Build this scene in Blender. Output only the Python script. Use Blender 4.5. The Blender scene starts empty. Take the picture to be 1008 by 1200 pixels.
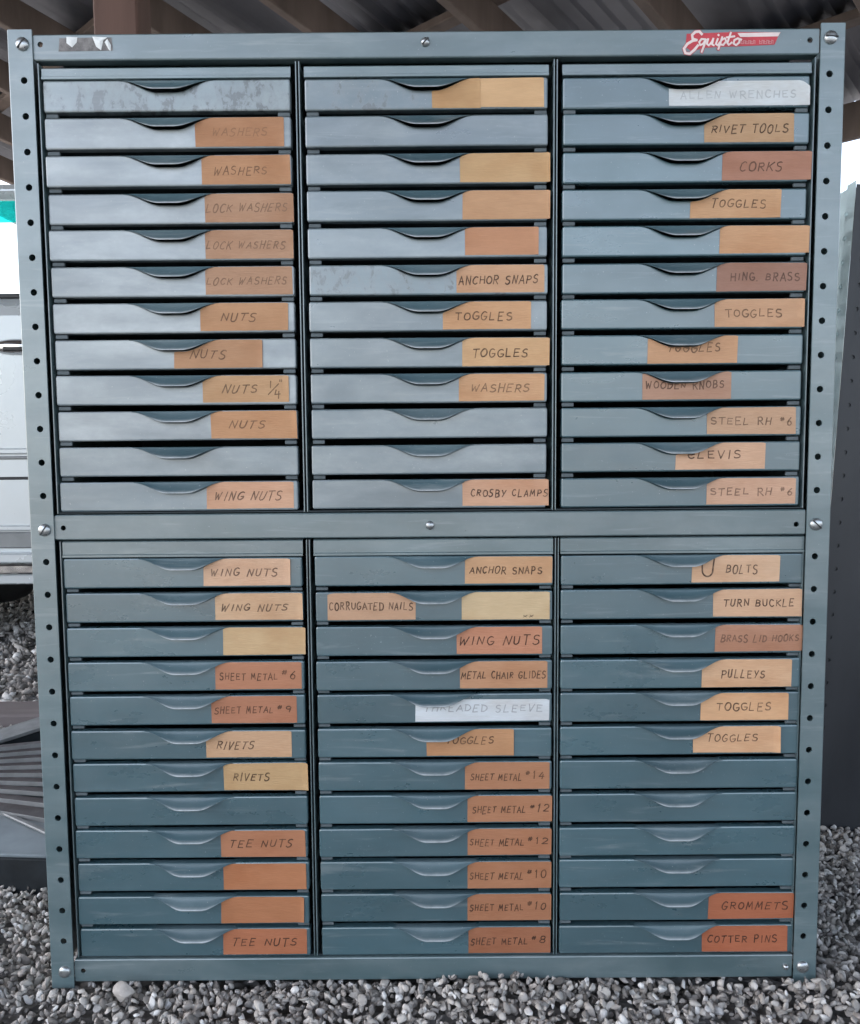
import bpy, bmesh, math, random
import numpy as np
from mathutils import Vector, Matrix
rnd = random.Random(11)
sc = bpy.context.scene
COL = sc.collection

# ------------------------------------------------------------------ camera, sky, sun, exposure
cam_d = bpy.data.cameras.new('camera'); cam = bpy.data.objects.new('camera', cam_d); COL.objects.link(cam)
cam_d.sensor_fit = 'VERTICAL'; cam_d.sensor_height = 36.0; cam_d.lens = 30.0
cam_d.clip_start = 0.02; cam_d.clip_end = 3000
pitch, yaw, roll = 0.08404, -0.00123, -0.00771
cp, sp, cy, sy = math.cos(pitch), math.sin(pitch), math.cos(yaw), math.sin(yaw)
F = Vector((sy*cp, cy*cp, -sp)); R0 = Vector((cy, -sy, 0)); U0 = R0.cross(F)
Rv = math.cos(roll)*R0 + math.sin(roll)*U0; Uv = -math.sin(roll)*R0 + math.cos(roll)*U0
m = Matrix((Rv, Uv, -F)).transposed().to_4x4(); m.translation = Vector((0.00124, -0.9732, 0.65494))
cam.matrix_world = m
sc.camera = cam

SUN_EL, SUN_AZ = 52.0, 268.0       # elevation; azimuth clockwise from +Y: high on the left, cut off by the roof
w = bpy.data.worlds.new('World'); sc.world = w; w.use_nodes = True
nt = w.node_tree; nt.nodes.clear()
sky = nt.nodes.new('ShaderNodeTexSky'); sky.sky_type = 'NISHITA'; sky.sun_disc = False
sky.sun_elevation = math.radians(SUN_EL); sky.sun_rotation = math.radians(SUN_AZ)
sky.air_density = 1.0; sky.dust_density = 3.0; sky.ozone_density = 1.0
bg = nt.nodes.new('ShaderNodeBackground'); bg.inputs['Strength'].default_value = 0.13
wo = nt.nodes.new('ShaderNodeOutputWorld')
hs = nt.nodes.new('ShaderNodeHueSaturation'); hs.inputs['Saturation'].default_value = .62      # thin high cloud
nt.links.new(sky.outputs[0], hs.inputs['Color']); nt.links.new(hs.outputs[0], bg.inputs[0]); nt.links.new(bg.outputs[0], wo.inputs[0])
sd = bpy.data.lights.new('sun', 'SUN'); so = bpy.data.objects.new('sun', sd); COL.objects.link(so)
sd.energy = 3.0; sd.angle = math.radians(0.6); sd.color = (1.0, 0.95, 0.87)
el, az = math.radians(SUN_EL), math.radians(SUN_AZ)
sdir = Vector((math.sin(az)*math.cos(el), math.cos(az)*math.cos(el), math.sin(el)))
so.rotation_euler = sdir.to_track_quat('Z', 'Y').to_euler()
so.location = sdir*14
vs = sc.view_settings
vs.view_transform = 'Standard'; vs.look = 'None'; vs.gamma = 1.0; vs.exposure = 2.42; vs.use_curve_mapping = False
sc.cycles.max_bounces = 8; sc.cycles.diffuse_bounces = 5; sc.cycles.glossy_bounces = 4
sc.cycles.use_denoising = True

# ------------------------------------------------------------------ helpers
def lin(c):
    return tuple(((x/255)/12.92 if x/255 <= .04045 else ((x/255+.055)/1.055)**2.4) for x in c)

class NT:
    def __init__(s, name):
        s.m = bpy.data.materials.new(name); s.m.use_nodes = True
        s.t = s.m.node_tree; s.t.nodes.clear()
        s.out = s.n('ShaderNodeOutputMaterial'); s.b = s.n('ShaderNodeBsdfPrincipled')
        s.l(s.b.outputs[0], s.out.inputs[0])
        s.tc = s.n('ShaderNodeTexCoord')
    def n(s, k, **kw):
        o = s.t.nodes.new(k)
        for a, v in kw.items(): setattr(o, a, v)
        return o
    def l(s, a, b): s.t.links.new(a, b)
    def set(s, **kw):
        for k, v in kw.items(): s.b.inputs[k.replace('_', ' ')].default_value = v
    def noise(s, scale, detail=4, rough=.55, vec=None, stretch=None, seed=0, dist=0):
        mp = s.n('ShaderNodeMapping')
        mp.inputs['Location'].default_value = (seed*3.1, seed*1.7, seed*2.3)
        if stretch: mp.inputs['Scale'].default_value = stretch
        s.l(vec or s.tc.outputs['Object'], mp.inputs[0])
        o = s.n('ShaderNodeTexNoise'); o.inputs['Scale'].default_value = scale
        o.inputs['Detail'].default_value = detail; o.inputs['Roughness'].default_value = rough
        o.inputs['Distortion'].default_value = dist
        s.l(mp.outputs[0], o.inputs['Vector']); return o.outputs['Fac']
    def ramp(s, fac, stops, interp='LINEAR'):
        o = s.n('ShaderNodeValToRGB'); o.color_ramp.interpolation = interp
        e = o.color_ramp.elements
        while len(e) < len(stops): e.new(.5)
        for i, (p, c) in enumerate(stops):
            e[i].position = p
            e[i].color = (c, c, c, 1) if isinstance(c, (int, float)) else tuple(c[:3]) + (1,)
        s.l(fac, o.inputs[0]); return o.outputs[0]
    def mix(s, fac, a, b, mode='MIX'):
        o = s.n('ShaderNodeMix', data_type='RGBA', blend_type=mode)
        for i, v in ((0, fac), (6, a), (7, b)):
            if hasattr(v, 'links'): s.l(v, o.inputs[i])
            elif i == 0: o.inputs[0].default_value = v
            else: o.inputs[i].default_value = tuple(v[:3]) + (1,)
        return o.outputs[2]
    def math(s, op, a, b=0.0, clamp=False):
        o = s.n('ShaderNodeMath', operation=op, use_clamp=clamp)
        for i, v in ((0, a), (1, b)):
            if hasattr(v, 'links'): s.l(v, o.inputs[i])
            else: o.inputs[i].default_value = v
        return o.outputs[0]
    def bump(s, h, strength=.3, dist=.001):
        o = s.n('ShaderNodeBump'); o.inputs['Strength'].default_value = strength
        o.inputs['Distance'].default_value = dist
        s.l(h, o.inputs['Height']); s.l(o.outputs[0], s.b.inputs['Normal'])
    def col(s, c): s.l(c, s.b.inputs['Base Color'])
    def rough(s, c): s.l(c, s.b.inputs['Roughness'])

def paint(name, base, worn=0, resid=0, rgh=.27, lip_glint=False):
    """old grey-blue shelving enamel: mottled, scuffed, a few bare pits; per-object tint"""
    q = NT(name)
    wp = q.tc.outputs['Object']
    oi = q.n('ShaderNodeObjectInfo')
    big = q.noise(7, 5, .6, wp, seed=1)
    fine = q.noise(160, 3, .6, wp, (1, 1, 2.2), seed=2)
    streak = q.noise(30, 4, .6, wp, (.35, 1, 3), seed=3)
    c = q.mix(q.ramp(big, [(.35, 0), (.7, 1)]), base, tuple(x*1.22 for x in base))
    c = q.mix(q.ramp(streak, [(.45, 0), (.8, .35)]), c, tuple(x*.72 for x in base))
    c = q.mix(q.ramp(fine, [(.62, 0), (.75, .35)]), c, tuple(x*1.5 for x in base))
    tint = q.ramp(oi.outputs['Random'], [(0, .88), (1, 1.14)])
    c = q.mix(1.0, c, tint, 'MULTIPLY')
    c = q.mix(1.0, c, (.80, .87, .90), 'MULTIPLY')
    if resid:      # greasy wipe marks and tape residue
        r1 = q.noise(17, 4, .55, wp, (.45, 1, 1.5), seed=5, dist=.3)
        r2 = q.noise(90, 4, .7, wp, (.7, 1, 1.2), seed=6)
        msk = q.math('MULTIPLY', q.ramp(r1, [(.36, 0), (.72, 1)]), q.ramp(r2, [(.25, .55), (.7, 1)]))
        c = q.mix(q.math('MULTIPLY', msk, resid), c, (.38, .42, .43))
    if worn:       # flaked paint: dark pits with a light rim
        v = q.noise(75, 5, .68, wp, (1.3, 1, .8), seed=8, dist=.4)
        v2 = q.noise(22, 3, .5, wp, seed=9)
        vv = q.math('ADD', v, q.math('MULTIPLY', v2, .35))
        th = .815 - .07*worn
        c = q.mix(q.ramp(vv, [(th-.14, 0), (th-.05, .45)]), c, (.14, .165, .175))
        c = q.mix(q.ramp(vv, [(th-.03, 0), (th+.02, .85)]), c, (.055, .07, .078))
    rs = q.math('MULTIPLY', q.ramp(q.noise(48, 5, .7, wp, seed=21), [(.62, 0), (.74, 1)]), q.ramp(q.noise(5, 2, .5, wp, seed=22), [(.5, 0), (.72, .4)]))
    c = q.mix(rs, c, (.10, .085, .075))                        # grime
    oc = q.n('ShaderNodeCombineXYZ'); k9 = q.math('MULTIPLY', oi.outputs['Random'], 37.0)
    for i_ in range(3): q.l(k9, oc.inputs[i_])
    va = q.n('ShaderNodeVectorMath', operation='ADD'); q.l(wp, va.inputs[0]); q.l(oc.outputs[0], va.inputs[1])
    rub_glint = q.noise(34, 4, .65, va.outputs[0], (.25, 1, 3.2), seed=23, dist=.5)
    c = q.mix(q.ramp(rub_glint, [(.58, 0), (.72, .42)]), c, (.25, .29, .30))   # faint rubs along the front, different on every piece
    c = q.mix(q.ramp(q.noise(9, 3, .5, va.outputs[0], seed=25), [(.45, 0), (.75, .35)]), c, q.mix(1.0, c, (.78, .80, .80), 'MULTIPLY'))
    sc2 = q.noise(420, 2, .5, wp, seed=4)                     # tiny pale chips
    c = q.mix(q.ramp(sc2, [(.71, 0), (.76, .6)]), c, (.35, .38, .38))
    q.col(c)
    q.rough(q.ramp(q.noise(18, 5, .65, wp, (.7, 1, 1.5), seed=7), [(.25, rgh-.05), (.75, rgh+.14)]))
    q.set(Specular_IOR_Level=.55 if lip_glint else .9, IOR=1.5 if lip_glint else 1.75)
    if lip_glint:       # glint along the lip painted in as pale, metallic colour
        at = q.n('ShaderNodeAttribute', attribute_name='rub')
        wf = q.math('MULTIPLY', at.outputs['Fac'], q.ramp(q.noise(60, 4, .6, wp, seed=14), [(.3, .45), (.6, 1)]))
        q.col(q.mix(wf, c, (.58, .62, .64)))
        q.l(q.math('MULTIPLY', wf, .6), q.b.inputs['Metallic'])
    q.bump(q.math('ADD', q.math('MULTIPLY', q.noise(9, 2, .5, wp, seed=12), 4.0), q.math('MULTIPLY', q.noise(500, 2, .5, wp, seed=13), .12)), .35, .0006)
    return q.m

def simple(name, c, rgh=.6, metal=0, var=.25, scale=12, spec=.5, bump=0, bscale=60, stretch=None):
    q = NT(name)
    n = q.noise(scale, 5, .6, None, stretch)
    q.col(q.mix(q.ramp(n, [(.3, 0), (.7, 1)]), tuple(x*(1-var) for x in c), tuple(min(1, x*(1+var)) for x in c)))
    q.rough(q.ramp(q.noise(scale*2, 4, .6, None, stretch, seed=3), [(.3, max(.03, rgh-.08)), (.7, min(1, rgh+.08))]))
    q.set(Metallic=metal, Specular_IOR_Level=spec)
    if bump: q.bump(q.noise(bscale, 5, .65, None, stretch, seed=5), bump, .004)
    return q.m

BASE = (.062, .117, .135)
M = {}
M['paint'] = paint('blue_grey_enamel', BASE)
M['frame'] = paint('frame_enamel', (.086, .132, .140), 0, .25, .30)
M['scuffed'] = paint('scuffed_enamel', (.10, .135, .152), 0, .5, .30)
M['residue'] = paint('enamel_with_tape_residue', (.155, .18, .195), .0, .95, .32)
M['pitted'] = paint('pitted_enamel', (.19, .235, .25), 1.0, .5, .34)
M['pit_light'] = paint('slightly_pitted_enamel', (.095, .14, .16), .45, .3, .30)
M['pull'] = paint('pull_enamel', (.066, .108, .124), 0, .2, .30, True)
M['runner'] = simple('runner_steel', (.095, .115, .125), .6, .0, .2, 30, .3)
M['inside'] = simple('dark_case_steel', (.030, .042, .05), .55)
M['zinc'] = simple('zinc_bolt', (.42, .44, .45), .32, .85, .15, 200)
M['slot'] = simple('slot_shadow_steel', (.03, .03, .032), .7)

q = NT('masking_tape')
oi = q.n('ShaderNodeObjectInfo')
nz = q.noise(35, 5, .6, None, (.5, 1, 1.6)); n2 = q.noise(240, 3, .6, None, (.35, 1, 3), seed=3)
c = q.mix(q.ramp(nz, [(.3, 0), (.75, .5)]), oi.outputs['Color'], q.mix(1.0, oi.outputs['Color'], (.74, .68, .62), 'MULTIPLY'))
e1 = q.noise(16, 4, .6, None, (.6, 1, 1.2), seed=16)
c = q.mix(q.ramp(e1, [(.48, 0), (.72, .6)]), c, q.mix(1.0, c, (.80, .66, .54), 'MULTIPLY'))
c = q.mix(q.ramp(n2, [(.45, 0), (.8, .3)]), c, q.mix(1.0, c, (1.3, 1.3, 1.3), 'MULTIPLY'))
c = q.mix(q.ramp(q.noise(11, 3, .5, None, seed=6), [(.55, 0), (.75, .35)]), c, q.mix(1.0, c, (.78, .70, .62), 'MULTIPLY'))
q.col(c); q.set(Roughness=.62, Specular_IOR_Level=.35)
q.bump(q.math('ADD', n2, q.noise(60, 3, .6, None, (.3, 1, 2), seed=8)), .6, .0007)
M['tape'] = q.m
q = NT('marker_ink')
oi = q.n('ShaderNodeObjectInfo')
n = q.noise(130, 3, .7)
f = q.math('MULTIPLY', oi.outputs['Alpha'], q.ramp(n, [(.3, .65), (.6, 1)]))
q.col(q.mix(f, oi.outputs['Color'], (.050, .024, .015))); q.set(Roughness=.6, Specular_IOR_Level=.3)
M['ink'] = q.m
M['decal_red'] = simple('decal_red', (.50, .045, .06), .45, 0, .2, 60)
M['decal_white'] = simple('decal_white', (.74, .62, .60), .5, 0, .12, 60)
M['decal_pink'] = simple('decal_pink', (.62, .26, .27), .5, 0, .1, 60)
M['sticker_grey'] = simple('sticker_backing', (.16, .15, .145), .5, .3, .4, 160)
M['paper_white'] = simple('torn_paper', (.72, .74, .74), .7, 0, .12, 90)

class MB:
    """collects faces for ONE mesh object"""
    def __init__(s): s.v = []; s.f = []; s.mi = []; s.sm = []
    def add(s, vs, fs, mi=0, smooth=False):
        o = len(s.v); s.v += [tuple(p) for p in vs]
        for f in fs: s.f.append([i+o for i in f]); s.mi.append(mi); s.sm.append(smooth)
        return s
    def box(s, x0, x1, y0, y1, z0, z1, mi=0, mat=None):
        vs = [(x, y, z) for x in (x0, x1) for y in (y0, y1) for z in (z0, z1)]
        if mat: vs = [mat @ Vector(p) for p in vs]
        return s.add(vs, [(0, 1, 3, 2), (4, 6, 7, 5), (0, 4, 5, 1), (2, 3, 7, 6), (0, 2, 6, 4), (1, 5, 7, 3)], mi)
    def bbox(s, x0, x1, y0, y1, z0, z1, b=.002, mi=0, mat=None):
        """box with every edge chamfered"""
        X, Y, Z = (x0, x1), (y0, y1), (z0, z1); vs = []; ix = {}
        for i in (0, 1):
            for j in (0, 1):
                for k in (0, 1):
                    sx, sy_, sz = (b if i == 0 else -b), (b if j == 0 else -b), (b if k == 0 else -b)
                    for a, p in enumerate(((X[i], Y[j]+sy_, Z[k]+sz), (X[i]+sx, Y[j], Z[k]+sz), (X[i]+sx, Y[j]+sy_, Z[k]))):
                        ix[i, j, k, a] = len(vs); vs.append(p)
        fs = []
        I = lambda i, j, k, a: ix[i, j, k, a]
        for t in (0, 1):
            fs.append((I(t,0,0,0), I(t,1,0,0), I(t,1,1,0), I(t,0,1,0)))
            fs.append((I(0,t,0,1), I(1,t,0,1), I(1,t,1,1), I(0,t,1,1)))
            fs.append((I(0,0,t,2), I(1,0,t,2), I(1,1,t,2), I(0,1,t,2)))
        for u in (0, 1):
            for v_ in (0, 1):
                fs.append((I(u,v_,0,0), I(u,v_,1,0), I(u,v_,1,1), I(u,v_,0,1)))
                fs.append((I(u,0,v_,0), I(u,1,v_,0), I(u,1,v_,2), I(u,0,v_,2)))
                fs.append((I(0,u,v_,1), I(1,u,v_,1), I(1,u,v_,2), I(0,u,v_,2)))
                for k in (0, 1): pass
        for i in (0, 1):
            for j in (0, 1):
                for k in (0, 1): fs.append((I(i,j,k,0), I(i,j,k,1), I(i,j,k,2)))
        if mat: vs = [mat @ Vector(p) for p in vs]
        return s.add(vs, fs, mi)
    def lathe(s, c, axis, prof, n=24, mi=0, smooth=True):
        """prof: (distance along axis, radius)"""
        a = Vector(axis).normalized(); u = a.orthogonal().normalized(); w_ = a.cross(u); c = Vector(c)
        vs = []; fs = []
        for d, r in prof:
            for k in range(n):
                t = 2*math.pi*k/n; vs.append(c + a*d + (u*math.cos(t)+w_*math.sin(t))*r)
        for i in range(len(prof)-1):
            for k in range(n):
                k2 = (k+1) % n; fs.append((i*n+k, i*n+k2, (i+1)*n+k2, (i+1)*n+k))
        return s.add(vs, fs, mi, smooth)
    def grid(s, P, mi=0, smooth=True):
        nr, nc = len(P), len(P[0])
        return s.add([p for r in P for p in r], [(i*nc+j, i*nc+j+1, (i+1)*nc+j+1, (i+1)*nc+j) for i in range(nr-1) for j in range(nc-1)], mi, smooth)
    def plate(s, x0, x1, z0, z1, holes, r, axis, y=0.0, depth=.002, mi=0, half=.012, n=24):
        """sheet in the plane y with real round holes along its long axis"""
        L0, L1 = (z0, z1) if axis == 'z' else (x0, x1)
        C0, C1 = (x0, x1) if axis == 'z' else (z0, z1)
        P = (lambda l, c, yy=y: (c, yy, l)) if axis == 'z' else (lambda l, c, yy=y: (l, yy, c))
        cur = L0
        for hl, hc in sorted(holes):
            a, b = hl-half, hl+half
            if a > cur: s.add([P(cur, C0), P(a, C0), P(a, C1), P(cur, C1)], [(0, 1, 2, 3)], mi)
            ring, rim, back = [], [], []
            for k in range(n):
                t = 2*math.pi*k/n + math.pi/4; dl, dc = math.cos(t), math.sin(t)
                cands = []
                if dl > 1e-9: cands.append((b-hl)/dl)
                if dl < -1e-9: cands.append((a-hl)/dl)
                if dc > 1e-9: cands.append((C1-hc)/dc)
                if dc < -1e-9: cands.append((C0-hc)/dc)
                q_ = min(cands); ring.append((hl+dl*q_, hc+dc*q_)); rim.append((hl+dl*r, hc+dc*r))
            # push the ring points nearest each corner onto it
            for cl in (a, b):
                for cc in (C0, C1):
                    k = min(range(n), key=lambda i: (ring[i][0]-cl)**2+(ring[i][1]-cc)**2); ring[k] = (cl, cc)
            vs = [P(*p) for p in ring] + [P(*p) for p in rim] + [P(p[0], p[1], y+depth) for p in rim]
            fs = []
            for k in range(n):
                k2 = (k+1) % n
                fs += [(k, k2, n+k2, n+k), (n+k, n+k2, 2*n+k2, 2*n+k)]
            s.add(vs, fs, mi); cur = b
        if cur < L1: s.add([P(cur, C0), P(L1, C0), P(L1, C1), P(cur, C1)], [(0, 1, 2, 3)], mi)
        return s
    def build(s, name, mats, parent=None):
        me = bpy.data.meshes.new(name); me.from_pydata(s.v, [], s.f)
        for m_ in (mats if isinstance(mats, (list, tuple)) else [mats]): me.materials.append(m_)
        me.polygons.foreach_set('material_index', s.mi); me.polygons.foreach_set('use_smooth', s.sm)
        bm = bmesh.new(); bm.from_mesh(me); bmesh.ops.recalc_face_normals(bm, faces=bm.faces); bm.to_mesh(me); bm.free()
        me.update()
        o = bpy.data.objects.new(name, me); COL.objects.link(o)
        if parent: o.parent = parent
        return o

def tag(o, label=None, cat=None, group=None, kind=None):
    for k, v in (('label', label), ('category', cat), ('group', group), ('kind', kind)):
        if v: o[k] = v
    return o
def empty(name, loc=(0, 0, 0), rz=0, label=None, cat=None, group=None):
    o = bpy.data.objects.new(name, None); COL.objects.link(o); o.location = loc; o.rotation_euler = (0, 0, rz)
    o.empty_display_size = .1
    return tag(o, label, cat, group)

# ------------------------------------------------------------------ ground
q = NT('gravel_bed')
n1 = q.noise(70, 4, .6); n2 = q.noise(.9, 4, .6, seed=4)
vo = q.n('ShaderNodeTexVoronoi'); vo.inputs['Scale'].default_value = 62; q.l(q.tc.outputs['Object'], vo.inputs['Vector'])
c = q.mix(q.ramp(n1, [(.3, 0), (.7, 1)]), (.15, .15, .15), (.36, .36, .355))
c = q.mix(.75, c, q.mix(1, vo.outputs['Color'], (.55, .55, .55), 'MULTIPLY'))
bw = q.n('ShaderNodeRGBToBW'); q.l(c, bw.inputs[0])
c = q.mix(q.ramp(bw.outputs[0], [(0.05, 0), (.5, 1)]), (.11, .11, .115), (.44, .44, .435))
c = q.mix(q.ramp(n2, [(.42, 0), (.62, .6)]), c, (.17, .155, .14))
q.col(c); q.set(Roughness=.9); q.bump(vo.outputs['Distance'], 1.0, .012)
q.b.inputs['Specular IOR Level'].default_value = .2
M['bed'] = q.m
g = MB().add([(-400, -400, -.016), (400, -400, -.016), (400, 400, -.016), (-400, 400, -.016)], [(0, 1, 2, 3)]).build('ground', M['bed'])
tag(g, kind='structure')

q = NT('crushed_stone')
ge = q.n('ShaderNodeNewGeometry')
c = q.ramp(ge.outputs['Random Per Island'], [(0, (.13, .12, .11)), (.18, (.29, .27, .255)), (.5, (.53, .505, .475)), (.72, (.62, .575, .53)), (.84, (.42, .375, .34)), (.92, (.70, .68, .66)), (1, (.84, .83, .81))])
c = q.mix(q.ramp(q.noise(150, 4, .65), [(.35, 0), (.75, .55)]), c, q.mix(1, c, (.55, .53, .51), 'MULTIPLY'))
q.col(c); q.set(Roughness=.85, Specular_IOR_Level=.3)
q.bump(q.noise(400, 3, .6), .5, .0008)
M['stone'] = q.m

def ico(sub):
    bm = bmesh.new(); bmesh.ops.create_icosphere(bm, subdivisions=sub, radius=1)
    v = np.array([x.co[:] for x in bm.verts]); bm.verts.index_update()
    f = np.array([[x.index for x in fc.verts] for fc in bm.faces]); bm.free(); return v, f
def gravel(name, sub, n, sampler, smin, smax, seed):
    R = np.random.default_rng(seed); bv, bf = ico(sub); nv = len(bv)
    vars_ = []
    for k in range(24):       # angular pebbles: clip a unit ball by random planes
        v = bv.copy()*1.25
        for _ in range(7):
            d = R.normal(size=3); d /= np.linalg.norm(d); h = R.uniform(.38, .85)
            e = v@d - h; v = v - np.outer(np.maximum(e, 0), d)
        v *= np.array([R.uniform(.8, 1.45), R.uniform(.55, 1.0), R.uniform(.4, .8)]); vars_.append(v)
    vars_ = np.array(vars_)
    x, y, zb = sampler(R, n); n = len(x)
    s_ = np.exp(R.uniform(math.log(smin), math.log(smax), n))
    qd = R.normal(size=(n, 4)); qd /= np.linalg.norm(qd, axis=1)[:, None]
    a, b, c_, d = qd.T
    rot = np.stack([np.stack([1-2*(c_*c_+d*d), 2*(b*c_-a*d), 2*(b*d+a*c_)], -1), np.stack([2*(b*c_+a*d), 1-2*(b*b+d*d), 2*(c_*d-a*b)], -1), np.stack([2*(b*d-a*c_), 2*(c_*d+a*b), 1-2*(b*b+c_*c_)], -1)], 1)
    P = np.einsum('nij,nkj->nki', rot, vars_[R.integers(0, 24, n)])*s_[:, None, None]
    P[:, :, 0] += x[:, None]; P[:, :, 1] += y[:, None]; P[:, :, 2] += zb[:, None]
    P = P.reshape(-1, 3); Fc = (bf[None]+(np.arange(n)*nv)[:, None, None]).reshape(-1, 3)
    me = bpy.data.meshes.new(name); me.vertices.add(len(P)); me.vertices.foreach_set('co', P.ravel().astype(np.float32))
    me.loops.add(Fc.size); me.loops.foreach_set('vertex_index', Fc.ravel().astype(np.int32))
    me.polygons.add(len(Fc)); me.polygons.foreach_set('loop_start', np.arange(0, Fc.size, 3, dtype=np.int32))
    me.materials.append(M['stone']); me.update(calc_edges=True)
    o = bpy.data.objects.new(name, me); COL.objects.link(o)
    tag(o, kind='stuff', label='loose grey crushed stone gravel covering the ground', cat='gravel'); return o
def relief(x, y): return .004*np.sin(x*7.1+1)*np.sin(y*9.3+.5) + .003*np.sin(x*17+y*13)
def near(R, n):
    x = R.uniform(-1.35, 1.35, n); y = R.uniform(-.42, 1.05, n)
    keep = ~((np.abs(x) < .452) & (y > .012)) 
    x, y = x[keep], y[keep]
    z = relief(x, y) + R.uniform(-.013, .004, len(x)) + (.0075+.0035*np.sin(x*11+1)+.002*np.sin(x*31))*np.exp(-((y+.012)/.028)**2)
    inside = (np.abs(x) < .475) & (y > -.012); z[inside] -= .0015
    return x, y, z
def far(R, n):
    x = R.uniform(-3.2, 2.8, n); y = R.uniform(-1.3, 4.4, n)
    keep = ~((np.abs(x) < 1.33) & (y > -.40) & (y < 1.03)); x, y = x[keep], y[keep]
    return x, y, relief(x, y)+R.uniform(-.016, .003, len(x))
gravel('gravel', 2, 108000, near, .0029, .0070, 3)
gravel('far_gravel', 1, 90000, far, .008, .017, 5)
R_ = random.Random(4)
# a few larger stones lying loose right in front of the cabinet
BIG = [(-.364, -.022, .0125), (-.09, -.012, .013), (.09, -.02, .014), (-.2, -.02, .012), (.3, -.03, .0125), (.41, -.035, .012), (-.30, -.05, .013), (.02, -.045, .012), (-.012, -.012, .012), (.2, -.05, .012)]
bv, bf = ico(3); Rb = np.random.default_rng(8)
for k, (x, y, r) in enumerate(BIG[:1]):
    v = bv*1.2
    for _ in range(11):
        d = Rb.normal(size=3); d /= np.linalg.norm(d); e = v@d-Rb.uniform(.5, .85); v = v-np.outer(np.maximum(e, 0), d)
    v = v*np.array([1, .8, 1.05])*r+np.array([x, y, r*.75])
    o = MB().add([tuple(p) for p in v], [tuple(map(int, f)) for f in bf]).build('stone', M['stone'])
    tag(o, 'big pale grey stone leaning against the foot rail beside the left post', 'stone')

# ------------------------------------------------------------------ the drawer cabinet
cab = empty('drawer_cabinet', (0, 0, 0), 0, 'blue grey steel cabinet of seventy two shallow drawers with handwritten tape labels, standing on gravel', 'drawer cabinet')
DEEP = .32
PITCH = .0381
ZB = 1.09
def bolt(x, y, z, parent, r=.0072, slot=None):
    b = MB()
    b.lathe((x, y, z), (0, -1, 0), [(-.002, r), (.0010, r), (.0022, r*.93), (.0034, r*.74), (.0042, r*.42), (.0044, .0001)], 24)
    if slot is not None:
        b.box(-r*.92, r*.92, -.0047, -.0030, -.0007, .0007, 1, Matrix.Translation((x, y, z)) @ Matrix.Rotation(slot, 4, 'Y'))
    return b.build('bolt', [M['zinc'], M['slot']], parent)

for sgn in (-1, 1):
    for face in (0, 1):                    # front and back
        xo, xi = sgn*.4575, sgn*.4315
        xc = sgn*.4420
        hz = [ZB-PITCH*i for i in range(29)]
        bolts = (0, 14, 28)
        b = MB()
        b.plate(min(xo, xi), max(xo, xi), .002, 1.1055, [(z, xc) for i, z in enumerate(hz) if i not in bolts], .0037, 'z', 0, .002)
        # rolled outer edge, then the side flange
        b.add([(xo, 0, .002), (xo, 0, 1.1055), (xo+sgn*.0012, .0012, 1.1055), (xo+sgn*.0012, .0012, .002)], [(0, 1, 2, 3)])
        b.add([(xo+sgn*.0012, .0012, .002), (xo+sgn*.0012, .0012, 1.1055), (xo+sgn*.0012, .040, 1.1055), (xo+sgn*.0012, .040, .002)], [(0, 1, 2, 3)])
        b.add([(xi, 0, .002), (xi, 0, 1.1055), (xi, .002, 1.1055), (xi, .002, .002)], [(0, 1, 2, 3)])
        b.add([(xo, 0, 1.1055), (xi, 0, 1.1055), (xi, .002, 1.1055), (xo, .002, 1.1055)], [(0, 1, 2, 3)])
        b.add([(xo, 0.0021, .002), (xo, 0.0021, 1.1055), (xi, .0021, 1.1055), (xi, .0021, .002)][:0], [])
        if face: b.v = [(x, DEEP-y, z) for x, y, z in b.v]
        p = b.build('corner_post', M['frame'], cab)
        if not face:
            for i in bolts: bolt(xc, 0, hz[i]-(.001 if i == 14 else 0), p, .0073, {0: -.9 if sgn < 0 else .1, 14: -.95 if sgn < 0 else .75, 28: None}[i])

def rail(z0, z1, holes, back=False):
    b = MB(); y = .0022
    x0, x1 = -.4302, .4302
    if not back:
        b.plate(x0, x1, z0+.0015, z1-.0015, holes, .0030, 'x', y, .002, half=.01)
        prof = [(y, z1-.0015), (y+.0005, z1-.0005), (y+.0015, z1), (.022, z1)]
        lo = [(y, z0+.0015), (y+.0005, z0+.0005), (y+.0015, z0), (.016, z0), (.0165, z0+.004)]
        for pr in (prof, lo): b.grid([[(x0, yy, zz), (x1, yy, zz)] for yy, zz in pr], 0, False)
        for xx in (x0, x1): b.add([(xx, y, z0+.0015), (xx, y, z1-.0015), (xx, .016, z1), (xx, .016, z0)], [(0, 1, 2, 3)])
        return b.build('front_rail', M['frame'], cab)
    b.bbox(x0, x1, DEEP-.02, DEEP-.002, z0, z1, .0015); return b.build('back_rail', M['frame'], cab)
ra = rail(1.0735, 1.1013, [(-.4235, 1.0905), (.4205, 1.0885)])
bolt(-.0010, .0022, 1.0895, ra, .0050, -.8)
ra = rail(.5435, .5725, [(-.4215, .5575), (.4205, .5555)])
bolt(0, .0022, .5575, ra, .0052)
ra = rail(.0085, .0368, [(-.4210, .0225)])
bolt(.4225, .0022, .0222, ra, .0036)
for a, b_ in ((1.0735, 1.1013), (.5435, .5725), (.0085, .0368)): rail(a, b_, [], True)
for sgn in (-1, 1):
    MB().box(min(sgn*.4555, sgn*.4570), max(sgn*.4555, sgn*.4570), .003, DEEP-.003, .012, 1.098).build('side_panel', M['frame'], cab)
MB().box(-.4538, .4538, DEEP-.0045, DEEP-.0025, .04, 1.07).build('back_panel', M['frame'], cab)
MB().bbox(-.4300, .4300, .0225, DEEP-.021, 1.098, 1.1003, .0006).build('top_panel', M['frame'], cab)

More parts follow.
